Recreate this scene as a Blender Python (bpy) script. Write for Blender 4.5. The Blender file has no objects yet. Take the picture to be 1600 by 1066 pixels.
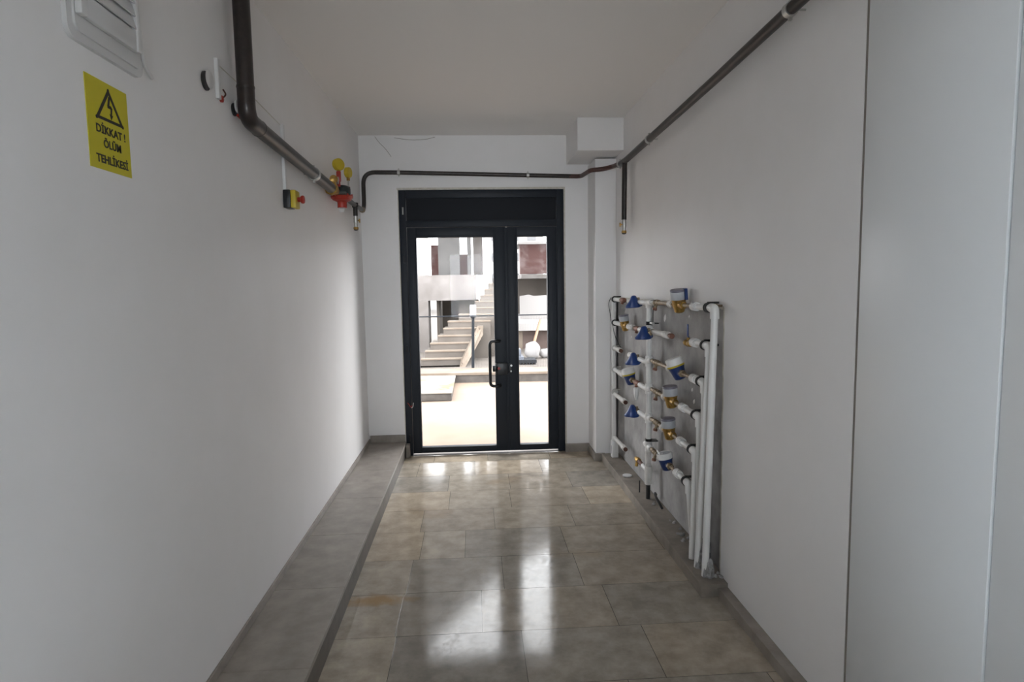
import bpy, bmesh, math, random
from mathutils import Vector, Matrix
random.seed(7)
PI = math.pi
SC = bpy.context.scene
COL = SC.collection

# ------------------------------------------------------------ camera, sky, lights, exposure
cam_d = bpy.data.cameras.new('camera')
cam = bpy.data.objects.new('camera', cam_d); COL.objects.link(cam); SC.camera = cam
cam_d.sensor_width = 36.0; cam_d.lens = 964.5 * 36 / 1600
cam_d.clip_start = 0.02; cam_d.clip_end = 300
PITCH, YAW, ROLL = -0.09274583, 0.06037669, 0.01587515
def _cam_rows(p, y, r):
    cy, sy, cp, sp, cr, sr = math.cos(y), math.sin(y), math.cos(p), math.sin(p), math.cos(r), math.sin(r)
    A = Matrix(((cy, -sy, 0), (sy, cy, 0), (0, 0, 1)))
    B = Matrix(((1, 0, 0), (0, 0, -1), (0, 1, 0)))
    P = Matrix(((1, 0, 0), (0, cp, sp), (0, -sp, cp)))
    Q = Matrix(((cr, sr, 0), (-sr, cr, 0), (0, 0, 1)))
    return Q @ P @ B @ A
_M = _cam_rows(PITCH, YAW, ROLL)
_r = Matrix((_M[0], -_M[1], -_M[2])).transposed()
cam.matrix_world = Matrix.Translation((0, 0, 1.5)) @ _r.to_4x4()

SKY = 5.8
w = bpy.data.worlds.new('overcast_sky'); SC.world = w; w.use_nodes = True
bg = w.node_tree.nodes['Background']
bg.inputs[0].default_value = (0.975, 0.985, 1.0, 1); bg.inputs[1].default_value = SKY

def area(name, loc, rot, sx, sy, power, color, portal=False):
    l = bpy.data.lights.new(name, 'AREA'); l.shape = 'RECTANGLE'; l.size = sx; l.size_y = sy
    l.energy = power; l.color = color
    o = bpy.data.objects.new(name, l); COL.objects.link(o); o.location = loc; o.rotation_euler = rot
    if portal: l.cycles.is_portal = True
    return o
# sky light through the glazed entrance, and three added fill lamps behind the camera
area('entrance_sky_portal', (0.08, 5.62, 1.15), (PI/2, 0, PI), 1.5, 2.35, 10, (1, 1, 1), True)
area('added_end_fill', (0.12, -4.08, 1.45), (PI/2, 0, 0), 1.6, 1.5, 58, (0.80, 0.90, 1.0))
area('added_side_fill', (-2.35, -3.0, 1.45), (PI/2, 0, -PI/2), 1.5, 1.1, 25, (0.60, 0.81, 1.0))
area('added_side_fill', (2.75, -3.0, 1.45), (PI/2, 0, PI/2), 1.5, 1.1, 25, (0.60, 0.81, 1.0))

SC.view_settings.view_transform = 'Standard'
SC.view_settings.look = 'None'
SC.view_settings.exposure = 1.12
SC.view_settings.gamma = 1.0
SC.view_settings.use_curve_mapping = False
SC.cycles.use_denoising = True
SC.cycles.max_bounces = 12; SC.cycles.diffuse_bounces = 8; SC.cycles.transparent_max_bounces = 16
SC.cycles.sample_clamp_indirect = 6

# ------------------------------------------------------------ materials
def mat(name, base, rough=0.5, metal=0.0, noise=None, bump=None, spec=0.5, coat=0):
    m = bpy.data.materials.new(name); m.use_nodes = True
    nt = m.node_tree; b = nt.nodes['Principled BSDF']
    b.inputs['Base Color'].default_value = (*base, 1); b.inputs['Roughness'].default_value = rough
    b.inputs['Metallic'].default_value = metal; b.inputs['Specular IOR Level'].default_value = spec
    b.inputs['Coat Weight'].default_value = coat
    tc = nt.nodes.new('ShaderNodeTexCoord')
    if noise:                                     # (scale, second colour, low, high)
        n = nt.nodes.new('ShaderNodeTexNoise'); n.inputs['Scale'].default_value = noise[0]
        n.inputs['Detail'].default_value = 6; n.inputs['Roughness'].default_value = 0.6
        nt.links.new(tc.outputs['Object'], n.inputs['Vector'])
        r = nt.nodes.new('ShaderNodeValToRGB')
        r.color_ramp.elements[0].position = noise[2]; r.color_ramp.elements[0].color = (*base, 1)
        r.color_ramp.elements[1].position = noise[3]; r.color_ramp.elements[1].color = (*noise[1], 1)
        nt.links.new(n.outputs['Fac'], r.inputs[0]); nt.links.new(r.outputs[0], b.inputs['Base Color'])
    if bump:                                      # (scale, strength, distance)
        n = nt.nodes.new('ShaderNodeTexNoise'); n.inputs['Scale'].default_value = bump[0]; n.inputs['Detail'].default_value = 4
        nt.links.new(tc.outputs['Object'], n.inputs['Vector'])
        u = nt.nodes.new('ShaderNodeBump'); u.inputs['Strength'].default_value = bump[1]; u.inputs['Distance'].default_value = bump[2]
        nt.links.new(n.outputs['Fac'], u.inputs['Height']); nt.links.new(u.outputs[0], b.inputs['Normal'])
    return m

M = {}
M['paint'] = mat('wall_paint', (0.80, 0.79, 0.79), 0.6, noise=(3, (0.775, 0.765, 0.76), .35, .7), bump=(160, .06, .002), spec=.3)
M['ceil'] = mat('ceiling_paint', (0.80, 0.785, 0.77), 0.8, bump=(120, .05, .002))
M['plaster'] = mat('plaster_edge', (0.52, 0.49, 0.42), 0.9, noise=(30, (0.6, 0.58, 0.52), .4, .6))
M['concrete'] = mat('raw_plaster', (0.27, 0.265, 0.26), 0.9, noise=(7, (0.40, 0.39, 0.385), .35, .65), bump=(45, .35, .004))
M['laminate'] = mat('satin_panel', (0.76, 0.785, 0.80), 0.36, bump=(250, .03, .001))
M['groove'] = mat('joint_shadow_filler', (0.24, 0.22, 0.2), 0.9)
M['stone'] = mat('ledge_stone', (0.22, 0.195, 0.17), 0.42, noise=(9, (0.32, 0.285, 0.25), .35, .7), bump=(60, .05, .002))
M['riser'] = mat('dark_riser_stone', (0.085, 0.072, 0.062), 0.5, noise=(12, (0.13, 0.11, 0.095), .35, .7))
M['ledge_rough'] = mat('dusty_stone', (0.17, 0.15, 0.13), 0.6, noise=(8, (0.29, 0.25, 0.21), .35, .7), bump=(50, .2, .004))
M['anthracite'] = mat('anthracite_aluminium', (0.015, 0.019, 0.026), 0.5, spec=.25)
M['anthracite_panel'] = mat('anthracite_panel', (0.012, 0.014, 0.018), 0.6, spec=.15)
M['black'] = mat('black_plastic', (0.012, 0.012, 0.013), 0.4)
M['blackmetal'] = mat('black_metal', (0.02, 0.02, 0.022), 0.3, 0.6)
M['gasbrown'] = mat('dark_brown_painted_steel', (0.022, 0.017, 0.015), 0.36, 0.1, noise=(25, (0.040, 0.028, 0.024), .45, .7))
M['rust'] = mat('rusty_steel', (0.10, 0.045, 0.03), 0.6, 0.3)
M['pvc'] = mat('white_plastic_pipe', (0.70, 0.70, 0.69), 0.35)
M['pvcdirty'] = mat('dusty_white_plastic', (0.58, 0.56, 0.53), 0.5, noise=(30, (0.68, 0.67, 0.65), .35, .65))
M['whiteplastic'] = mat('white_plastic', (0.66, 0.66, 0.66), 0.35)
M['offwhite'] = mat('ventilation_plastic', (0.60, 0.60, 0.60), 0.35)
M['brass'] = mat('brass', (0.42, 0.26, 0.07), 0.35, 0.75, noise=(60, (0.25, 0.14, 0.04), .4, .7))
M['oldbrass'] = mat('tarnished_brass', (0.30, 0.235, 0.15), 0.45, 0.5, noise=(60, (0.17, 0.12, 0.08), .4, .6))
M['copper'] = mat('copper_brown', (0.20, 0.09, 0.06), 0.5, 0.3)
M['steel'] = mat('galvanised_steel', (0.5, 0.5, 0.48), 0.35, 0.8)
M['blue'] = mat('blue_plastic', (0.012, 0.045, 0.19), 0.35)
M['navy'] = mat('navy_enamel', (0.016, 0.04, 0.15), 0.35, 0.1)
M['greycap'] = mat('grey_meter_cap', (0.42, 0.44, 0.47), 0.4)
M['greylid'] = mat('dark_grey_lid', (0.17, 0.16, 0.20), 0.4)
M['yellow'] = mat('yellow_plastic', (0.50, 0.38, 0.02), 0.45)
M['signyellow'] = mat('sign_yellow', (0.54, 0.47, 0.012), 0.45)
M['signblack'] = mat('sign_black', (0.015, 0.013, 0.01), 0.5)
M['red'] = mat('red_plastic', (0.34, 0.022, 0.012), 0.4)
M['redpaint'] = mat('red_cast_metal', (0.36, 0.025, 0.012), 0.42)
M['rubber'] = mat('black_rubber', (0.02, 0.02, 0.02), 0.7)
M['foil'] = mat('grey_pipe_wrap', (0.20, 0.20, 0.20), 0.55, 0.3, noise=(40, (0.42, 0.42, 0.42), .4, .65), bump=(50, .8, .01))
# outdoors
M['ground'] = mat('pale_trodden_earth', (0.140, 0.100, 0.070), 0.9, noise=(0.9, (0.165, 0.127, 0.096), .35, .65), bump=(20, .2, .01))
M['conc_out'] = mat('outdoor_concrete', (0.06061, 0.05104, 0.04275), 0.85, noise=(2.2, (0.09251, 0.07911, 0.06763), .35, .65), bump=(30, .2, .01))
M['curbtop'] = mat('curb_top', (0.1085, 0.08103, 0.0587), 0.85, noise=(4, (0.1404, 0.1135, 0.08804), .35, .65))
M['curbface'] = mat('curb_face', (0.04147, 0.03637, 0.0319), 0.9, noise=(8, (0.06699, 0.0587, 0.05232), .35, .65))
M['pale_conc'] = mat('pale_concrete', (0.087, 0.07714, 0.07076), 0.85, noise=(2.6, (0.1392, 0.1276, 0.1218), .35, .65))
M['column'] = mat('grey_concrete_column', (0.03956, 0.03828, 0.037), 0.9, noise=(3, (0.05742, 0.05487, 0.05295), .35, .65))
M['brick'] = mat('reddish_brick', (0.0638, 0.02935, 0.02552), 0.9, noise=(2.6, (0.1276, 0.0957, 0.09251), .45, .6))
M['render_white'] = mat('white_render', (0.2436, 0.232, 0.2233), 0.8)
M['window_dark'] = mat('window_glass_dark', (0.0696, 0.0696, 0.0725), 0.2)
M['brownwall'] = mat('brown_block_wall', (0.04785, 0.02935, 0.02424), 0.9, noise=(3, (0.07656, 0.05295, 0.04594), .4, .6))
M['plank'] = mat('orange_timber', (0.1659, 0.09889, 0.05423), 0.7)
M['sack'] = mat('white_sack', (0.1972, 0.1914, 0.1885), 0.8)
M['darkgrey'] = mat('dark_blue_grey', (0.012, 0.014, 0.017), 0.7, spec=.12)
M['lamp_white'] = mat('white_lamp_glass', (0.1392, 0.145, 0.174), 0.3)
M['sand_stain'] = mat('stained_slab', (0.1914, 0.1769, 0.1566), 0.85, noise=(2.5, (0.1508, 0.1044, 0.0435), .52, .66))
M['void'] = mat('dim_concrete', (0.0638, 0.05423, 0.04466), 0.95)

def floor_mat():
    m = bpy.data.materials.new('polished_limestone_tiles'); m.use_nodes = True
    nt = m.node_tree; N = nt.nodes; L = nt.links; b = N['Principled BSDF']
    tc = N.new('ShaderNodeTexCoord')
    tile = N.new('ShaderNodeAttribute'); tile.attribute_name = 'tile'
    n1 = N.new('ShaderNodeTexNoise'); n1.inputs['Scale'].default_value = 9; n1.inputs['Detail'].default_value = 12
    n1.inputs['Roughness'].default_value = .65
    L.new(tc.outputs['Object'], n1.inputs['Vector'])
    r1 = N.new('ShaderNodeValToRGB'); r1.color_ramp.elements[0].position = .36; r1.color_ramp.elements[0].color = (.80, .79, .78, 1)
    r1.color_ramp.elements[1].position = .64; r1.color_ramp.elements[1].color = (1.2, 1.19, 1.17, 1)
    L.new(n1.outputs['Fac'], r1.inputs[0])
    mx = N.new('ShaderNodeMix'); mx.data_type = 'RGBA'; mx.blend_type = 'MULTIPLY'; mx.inputs[0].default_value = 1
    L.new(tile.outputs['Color'], mx.inputs[6]); L.new(r1.outputs[0], mx.inputs[7])
    # ochre stains
    n2 = N.new('ShaderNodeTexNoise'); n2.inputs['Scale'].default_value = 1.7; n2.inputs['Detail'].default_value = 3
    L.new(tc.outputs['Object'], n2.inputs['Vector'])
    r2 = N.new('ShaderNodeValToRGB'); r2.color_ramp.elements[0].position = .62; r2.color_ramp.elements[0].color = (0, 0, 0, 1)
    r2.color_ramp.elements[1].position = .74; r2.color_ramp.elements[1].color = (.55, .55, .55, 1)
    L.new(n2.outputs['Fac'], r2.inputs[0])
    m2 = N.new('ShaderNodeMix'); m2.data_type = 'RGBA'; m2.inputs[7].default_value = (0.24, 0.16, 0.085, 1)
    L.new(r2.outputs[0], m2.inputs[0]); L.new(mx.outputs[2], m2.inputs[6])
    # one ochre stain on a tile beside the ledge
    vd = N.new('ShaderNodeVectorMath'); vd.operation = 'DISTANCE'; vd.inputs[1].default_value = (-.50, 2.865, 0)
    sc_ = N.new('ShaderNodeVectorMath'); sc_.operation = 'MULTIPLY'; sc_.inputs[1].default_value = (1, 3, 1)
    sh = N.new('ShaderNodeVectorMath'); sh.operation = 'SUBTRACT'; sh.inputs[1].default_value = (0, 2.865*2, 0)
    L.new(tc.outputs['Object'], sc_.inputs[0]); L.new(sc_.outputs[0], sh.inputs[0]); L.new(sh.outputs[0], vd.inputs[0])
    ds = N.new('ShaderNodeMath'); ds.operation = 'MULTIPLY_ADD'; ds.inputs[1].default_value = .35
    L.new(n1.outputs['Fac'], ds.inputs[0]); L.new(vd.outputs['Value'], ds.inputs[2])
    mr = N.new('ShaderNodeMapRange'); mr.inputs[1].default_value = .24; mr.inputs[2].default_value = .36; mr.inputs[3].default_value = .8; mr.inputs[4].default_value = 0
    L.new(ds.outputs[0], mr.inputs[0])
    m3 = N.new('ShaderNodeMix'); m3.data_type = 'RGBA'; m3.inputs[7].default_value = (0.34, 0.21, 0.09, 1)
    L.new(mr.outputs[0], m3.inputs[0]); L.new(m2.outputs[2], m3.inputs[6]); L.new(m3.outputs[2], b.inputs['Base Color'])
    # roughness: polished, with worn crazed patches
    vo = N.new('ShaderNodeTexNoise'); vo.inputs['Scale'].default_value = 22; vo.inputs['Detail'].default_value = 7; vo.inputs['Roughness'].default_value = .7; vo.inputs['Distortion'].default_value = 1.4
    L.new(tc.outputs['Object'], vo.inputs['Vector'])
    rr = N.new('ShaderNodeMapRange'); rr.inputs[1].default_value = .38; rr.inputs[2].default_value = .68
    rr.inputs[3].default_value = .06; rr.inputs[4].default_value = .17
    L.new(vo.outputs['Fac'], rr.inputs[0]); L.new(rr.outputs[0], b.inputs['Roughness'])
    bp = N.new('ShaderNodeBump'); bp.inputs['Strength'].default_value = .04; bp.inputs['Distance'].default_value = .002
    L.new(vo.outputs['Fac'], bp.inputs['Height']); L.new(bp.outputs[0], b.inputs['Normal'])
    b.inputs['Specular IOR Level'].default_value = 0.20
    return m
M['floor'] = floor_mat()
M['storey'] = mat('weathered_concrete', (0.05423, 0.05232, 0.04976), 0.9, noise=(1.2, (0.08294, 0.07911, 0.07656), .35, .65))

def sticker_mat():
    m = bpy.data.materials.new('translucent_sticker'); m.use_nodes = True
    nt = m.node_tree; N = nt.nodes; L = nt.links
    for n in list(N): N.remove(n)
    out = N.new('ShaderNodeOutputMaterial'); mix = N.new('ShaderNodeMixShader'); mix.inputs[0].default_value = .55
    t = N.new('ShaderNodeBsdfTransparent'); g = N.new('ShaderNodeBsdfTranslucent'); g.inputs[0].default_value = (.95, .93, .9, 1)
    L.new(t.outputs[0], mix.inputs[1]); L.new(g.outputs[0], mix.inputs[2]); L.new(mix.outputs[0], out.inputs[0])
    return m
M['sticker'] = sticker_mat()
def glass_mat():
    m = bpy.data.materials.new('clear_door_glass'); m.use_nodes = True
    nt = m.node_tree; N = nt.nodes; L = nt.links
    for n in list(N): N.remove(n)
    out = N.new('ShaderNodeOutputMaterial'); mix = N.new('ShaderNodeMixShader')
    t = N.new('ShaderNodeBsdfTransparent'); t.inputs[0].default_value = (0.95, 0.955, 0.96, 1)
    g = N.new('ShaderNodeBsdfGlossy'); g.inputs['Roughness'].default_value = 0.01
    f = N.new('ShaderNodeFresnel'); f.inputs[0].default_value = 1.13
    L.new(f.outputs[0], mix.inputs[0]); L.new(t.outputs[0], mix.inputs[1]); L.new(g.outputs[0], mix.inputs[2])
    L.new(mix.outputs[0], out.inputs[0])
    return m
M['glass'] = glass_mat()

# ------------------------------------------------------------ mesh helpers (all in world coordinates)
def bx(bm, x0, x1, y0, y1, z0, z1, mtx=None, bev=0):
    t = bmesh.new() if bev else bm
    vs = [t.verts.new((x, y, z)) for x in (x0, x1) for y in (y0, y1) for z in (z0, z1)]
    for f in ((0,1,3,2),(4,6,7,5),(0,4,5,1),(2,3,7,6),(0,2,6,4),(1,5,7,3)): t.faces.new([vs[i] for i in f])
    if mtx:
        for v in vs: v.co = mtx @ v.co
    if bev:
        bmesh.ops.bevel(t, geom=list(t.edges), offset=bev, segments=2, affect='EDGES', profile=.5)
        merge(bm, t)
    return bm
def merge(bm, t):
    mp = {v: bm.verts.new(v.co) for v in t.verts}
    for f in t.faces:
        try: bm.faces.new([mp[v] for v in f.verts])
        except ValueError: pass
    t.free()
def frame_of(axis):
    a = Vector(axis).normalized()
    u = a.orthogonal().normalized() if abs(a.z) > .9 else a.cross(Vector((0,0,1))).normalized()
    return a, u, a.cross(u)
def lathe(bm, prof, origin, axis, seg=24, wob=None):
    """prof: [(radius, distance along the axis)]"""
    a, u, v = frame_of(axis); o = Vector(origin); rings = []
    for r, t in prof:
        ring = []
        for k in range(seg):
            th = 2*PI*k/seg; rr = r * (wob(th, t) if wob else 1)
            ring.append(bm.verts.new(o + a*t + (u*math.cos(th) + v*math.sin(th))*max(rr, 1e-5)))
        rings.append(ring)
    for A, B in zip(rings, rings[1:]):
        for k in range(seg): bm.faces.new((A[k], A[(k+1)%seg], B[(k+1)%seg], B[k]))
    bm.faces.new(rings[0][::-1]); bm.faces.new(rings[-1])
    return bm
def cyl(bm, p, q, r, seg=20, c=0.0):
    p, q = Vector(p), Vector(q); L = (q-p).length
    prof = [(r,0),(r,L)] if not c else [(r-c,0),(r,c),(r,L-c),(r-c,L)]
    return lathe(bm, prof, p, q-p, seg)
def bend(pts, R, n=8):
    """round off the corners of a polyline"""
    pts = [Vector(p) for p in pts]; out = [pts[0]]
    for i in range(1, len(pts)-1):
        a, b, c = pts[i-1], pts[i], pts[i+1]
        d1, d2 = (a-b), (c-b); rr = min(R, d1.length*.49, d2.length*.49)
        s, e = b + d1.normalized()*rr, b + d2.normalized()*rr
        for k in range(n+1):
            t = k/n; out.append(s*(1-t)**2 + b*2*t*(1-t) + e*t*t)
    return out + [pts[-1]]
def tube(bm, pts, r, seg=16, R=0):
    pts = bend(pts, R) if R else [Vector(p) for p in pts]
    rings = []; u = None
    for i, p in enumerate(pts):
        d = (pts[min(i+1, len(pts)-1)] - pts[max(i-1, 0)]).normalized()
        if u is None: u = d.orthogonal().normalized()
        else: u = (u - d*u.dot(d)).normalized()
        v = d.cross(u)
        rings.append([bm.verts.new(p + (u*math.cos(2*PI*k/seg) + v*math.sin(2*PI*k/seg))*r) for k in range(seg)])
    for A, B in zip(rings, rings[1:]):
        for k in range(seg): bm.faces.new((A[k], A[(k+1)%seg], B[(k+1)%seg], B[k]))
    bm.faces.new(rings[0][::-1]); bm.faces.new(rings[-1])
    return bm
def prism(bm, poly, off, ax=1):
    """poly: list of 3-D points of a flat outline, extruded by vector off"""
    off = Vector(off); A = [bm.verts.new(p) for p in poly]; B = [bm.verts.new(Vector(p)+off) for p in poly]
    n = len(A); bm.faces.new(A[::-1]); bm.faces.new(B)
    for k in range(n): bm.faces.new((A[k], A[(k+1)%n], B[(k+1)%n], B[k]))
    return bm
def BM(): return bmesh.new()

# ------------------------------------------------------------ object helpers
def obj(name, bm, m, parent=None, smooth=True, label=None, recalc=True):
    if recalc: bmesh.ops.recalc_face_normals(bm, faces=bm.faces)
    off = Vector((0, 0, 0)); p = parent
    while p is not None: off += p.location; p = p.parent
    if off.length: bmesh.ops.translate(bm, verts=bm.verts, vec=-off)
    me = bpy.data.meshes.new(name); bm.to_mesh(me); bm.free()
    me.materials.append(M[m] if isinstance(m, str) else m)
    if smooth:
        me.shade_smooth()
        try: me.set_sharp_from_angle(angle=math.radians(38))
        except Exception: pass
    o = bpy.data.objects.new(name, me); COL.objects.link(o)
    if parent is not None: o.parent = parent
    if label: o['label'] = label
    return o
def thing(name, label, cat, loc, group=None):
    o = bpy.data.objects.new(name, None); COL.objects.link(o); o.location = loc; o.empty_display_size = .05
    o['label'] = label; o['category'] = cat
    if group: o['group'] = group
    return o
def tag(o, label, cat, group=None, kind=None):
    o['label'] = label; o['category'] = cat
    if group: o['group'] = group
    if kind: o['kind'] = kind
    return o
def struct(name, bm, m, label=None, parent=None):
    o = obj(name, bm, m, parent, smooth=False)
    o['kind'] = 'structure'
    if label: o['label'] = label
    return o

# ------------------------------------------------------------ the room shell
XL, XR, ZC, YB = -0.94, 1.175, 2.755, 5.37
YR = -0.35                        # unseen wall behind the camera, its opening shaped to limit the fill light
HX0, HX1, HY = -2.2, 2.6, -4.0    # unseen stair hall, added to hold the fill lamps
b = BM(); bx(b, -2.5, 2.9, -4.3, YB+.0, -.2, -.004)
lay = b.loops.layers.float_color.new('tile')
TILE = {'tan': (.43, .365, .285), 'warm': (.39, .345, .285), 'grey': (.32, .29, .25), 'mid': (.355, .31, .255), 'dark': (.275, .25, .22)}
ylines = [YB, 5.15, 4.77, 4.40, 4.03, 3.67, 3.287, 2.916, 2.546, 2.178]
while ylines[-1] > -4: ylines.append(ylines[-1]-.37)
known = {4: ([-.358, .10, .601], ['tan', 'mid', 'warm', 'mid']), 5: ([-.33, -.08, .499], ['tan', 'warm', 'grey', 'mid']), 6: ([-.361, .12, .517], ['warm', 'grey', 'grey', 'mid']),
         7: ([-.37, .006, .605], ['warm', 'grey', 'mid', 'grey']), 8: ([-.362, .174, .70], ['warm', 'dark', 'grey', 'mid']), 3: ([-.2, .225, .76], ['tan', 'warm', 'mid', 'tan']), 9: ([-.5, .02, .55], ['grey', 'dark', 'mid', 'grey'])}
def paint(f, c):
    for l in f.loops: l[lay] = (*c, 1)
for f in b.faces: paint(f, (.09, .082, .072))
for i, (ya, yb) in enumerate(zip(ylines, ylines[1:])):
    if i in known: xs, cs = known[i]
    else:
        xs = [random.uniform(-.5, -.1)]
        while xs[-1] < .75: xs.append(xs[-1]+random.choice((.46, .54, .6)))
        cs = [random.choice(('tan', 'warm', 'grey', 'mid', 'warm')) for _ in range(len(xs)+1)]
    l = [xs[0]-.55]; xs = list(xs)
    while l[0] > -2.4: l.insert(0, l[0]-.56)
    e = xs[-1]+.54
    r_ = []
    while e < 2.9: r_.append(e); e += .56
    full = [-2.5] + l + xs + r_ + [2.9]
    for k, (xa, xb) in enumerate(zip(full, full[1:])):
        q = k - len(l); c = TILE[cs[q]] if 0 <= q < len(cs) else TILE[random.choice(('mid', 'grey', 'warm'))]
        g = .0011; zt = random.uniform(-.0004, 0)
        v0 = [b.verts.new((x, y, zt)) for x, y in ((xa+g, yb+g), (xb-g, yb+g), (xb-g, ya-g), (xa+g, ya-g))]
        v1 = [b.verts.new((v.co.x, v.co.y, -.0045)) for v in v0]
        paint(b.faces.new(v0), c)
        for m in range(4): paint(b.faces.new((v0[m], v1[m], v1[(m+1) % 4], v0[(m+1) % 4])), (.11, .10, .09))
struct('floor', b, 'floor', 'polished grey-beige limestone tile floor of the entrance corridor')
b = BM(); bx(b, -2.5, 2.9, -4.3, YB+.3, ZC, ZC+.2); struct('ceiling', b, 'ceil', 'plain white painted ceiling of the corridor')
b = BM(); bx(b, XL-.2, XL, YR-.15, YB+.25, 0, ZC); struct('wall_left', b, 'paint', 'smooth off-white painted left wall')
# back wall with the door hole
DX0, DX1, DZ = -0.622, 0.79, 2.305
b = BM(); bx(b, XL, DX0, YB, YB+.22, 0, ZC); bx(b, DX1, XR+.2, YB, YB+.22, 0, ZC); bx(b, DX0, DX1, YB, YB+.22, DZ, ZC)
wb = struct('wall_back', b, 'paint', 'white wall around the glazed entrance door')
for pts in ([(-.80,YB-.001,2.745),(-.77,YB-.001,2.70),(-.71,YB-.001,2.64),(-.67,YB-.001,2.58)],[(-.64,YB-.001,2.735),(-.5,YB-.001,2.715),(-.38,YB-.001,2.72),(-.30,YB-.001,2.74)]):
    b = BM(); tube(b, pts, .0018, 6, .05); obj('hairline_crack', b, 'groove', wb)
b = BM(); bx(b, DX0-.012, DX1+.012, YB-.002, YB+.001, DZ, DZ+.017); bx(b, DX1, DX1+.012, YB-.002, YB+.001, 0.07, DZ); bx(b, DX0-.006, DX0, YB-.002, YB+.001, 0.2, DZ)
obj('plaster_edge', b, 'plaster', wb, smooth=False, label='raw sandy plaster edge around the door')
# right wall: upper part, near part, bare recess behind the meters
RY0, RZ1, PB = 2.84, 1.372, 5.05
SEAM = 1.826
b = BM()
bx(b, XR, XR+.25, RY0, YB, RZ1, ZC)
bx(b, XR, XR+.25, SEAM+.008, RY0, 0, ZC)
wr = struct('wall_right', b, 'paint', 'off-white painted right wall above the water meters')
b = BM()
# ragged plaster margin of the recess
n = 60; pts = [(XR+.02, RY0-.02, .0)]
edge = [(RY0 + random.uniform(-.004, .004), RZ1*k/40) for k in range(41)]
prof = [(XR-.001, y, z) for y, z in edge]
for (x, y, z), (x2, y2, z2) in zip(prof, prof[1:]):
    f = [b.verts.new(q) for q in ((x, y-.006, z), (x, y+.007, z), (x, y2+.007, z2), (x, y2-.006, z2))]; b.faces.new(f)
for k in range(60):
    y0 = RY0+(PB-RY0)*k/60; y1 = RY0+(PB-RY0)*(k+1)/60; h = random.uniform(.006, .014)
    f = [b.verts.new(q) for q in ((XR-.001, y0, RZ1+.006), (XR-.001, y1, RZ1+.006), (XR-.001, y1, RZ1-h), (XR-.001, y0, RZ1-h))]; b.faces.new(f)
obj('ragged_plaster_edge', b, 'plaster', wr, smooth=False)
b = BM(); bx(b, XR+.017, XR+.25, RY0, YB, 0, RZ1)
t3 = struct('trim_3', b, 'concrete', 'bare grey cement render behind the water meters')
for y, z, q in ((3.80, 1.27, .022), (3.30, .90, .012), (3.27, .84, .014), (3.36, 1.30, .010), (4.62, 1.08, .010)):
    b = BM(); lathe(b, [(q, 0), (q*.8, .002), (q*.3, .003)], (XR+.017, y, z), (-1, 0, 0), 9, lambda th, tt: 1+.25*math.sin(2*th)+.12*math.sin(5*th)); obj('plaster_dab', b, 'ceil', t3)
# wall behind the cupboards and on to the opening
b = BM(); bx(b, XR+.032, XR+.25, YR-.12, SEAM+.007, 0, ZC); struct('wall_right_near', b, 'paint')
# pillar and ceiling box in the far right corner
b = BM(); bx(b, 1.0, XR, PB, YB, 0, ZC-.26, bev=.004); struct('trim_1', b, 'paint', 'white boxed-in column in the far right corner')
b = BM(); bx(b, .815, XR, 4.80, YB, 2.508, ZC, bev=.004); struct('trim_2', b, 'paint', 'white boxed ceiling duct above the corner column')
# unseen wall, opening shaped to limit the fill; added stair hall with invented windows
b = BM(); bx(b, HX0, -.42, YR-.12, YR, 0, ZC); bx(b, .66, HX1, YR-.12, YR, 0, ZC); bx(b, -.42, .66, YR-.12, YR, 2.05, ZC); bx(b, -.42, .66, YR-.12, YR, 0, .80)
struct('wall_front', b, 'paint')
def hall_side(name, x0, x1):
    b = BM(); bx(b, x0, x1, HY-.2, -3.75, 0, ZC); bx(b, x0, x1, -2.25, YR, 0, ZC); bx(b, x0, x1, -3.75, -2.25, 0, .9); bx(b, x0, x1, -3.75, -2.25, 2.0, ZC); struct(name, b, 'paint')
hall_side('wall_hall_left', HX0-.12, HX0)
hall_side('wall_hall_right', HX1, HX1+.12)
b = BM(); bx(b, HX0, -.70, HY-.2, HY, 0, ZC); bx(b, .94, HX1, HY-.2, HY, 0, ZC); bx(b, -.70, .94, HY-.2, HY, 0, .68); bx(b, -.70, .94, HY-.2, HY, 2.22, ZC)
struct('wall_hall_end', b, 'paint')

# left ledge, baseboards, right ledge
LZ, LX = .13, -.625
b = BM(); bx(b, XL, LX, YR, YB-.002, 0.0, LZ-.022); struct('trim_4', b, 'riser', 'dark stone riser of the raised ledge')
b = BM()
ys = [YR, .35, .95, 1.55, 2.15, 2.75, 3.36, 3.95, 4.56, YB-.002]
for y0, y1 in zip(ys, ys[1:]): bx(b, XL, LX+.006, y0+.0006, y1-.0006, LZ-.022, LZ, bev=.0012)
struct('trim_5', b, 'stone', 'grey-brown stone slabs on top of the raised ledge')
b = BM(); bx(b, XL, XL+.010, YR, YB, LZ, LZ+.035, bev=.002); struct('baseboard_left', b, 'stone')
b = BM(); bx(b, XL+.01, LX+.0, YB-.012, YB, LZ, LZ+.065, bev=.002); struct('baseboard_back_left', b, 'stone', 'stone skirting at the end of the ledge')
b = BM(); bx(b, LX+.007, DX0+.035, YB-.06, YB-.0, 0, .115, bev=.002); struct('trim_6', b, 'stone', 'small stone upstand beside the door frame')
b = BM(); bx(b, DX1-.005, 1.0, YB-.035, YB, 0, .07, bev=.002); struct('baseboard_back_right', b, 'stone', 'stone block skirting right of the door')
b = BM(); bx(b, .985, XR-.1, PB-.022, PB, 0, .065, bev=.002); bx(b, .985, 1.0, PB, YB-.036, 0, .065, bev=.002); struct('baseboard_column', b, 'stone')
b = BM(); bx(b, 1.045, XR+.017, 2.745, PB-.022, 0, .065, bev=.003)
struct('trim_7', b, 'ledge_rough', 'low dusty stone curb under the water meters')
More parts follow.
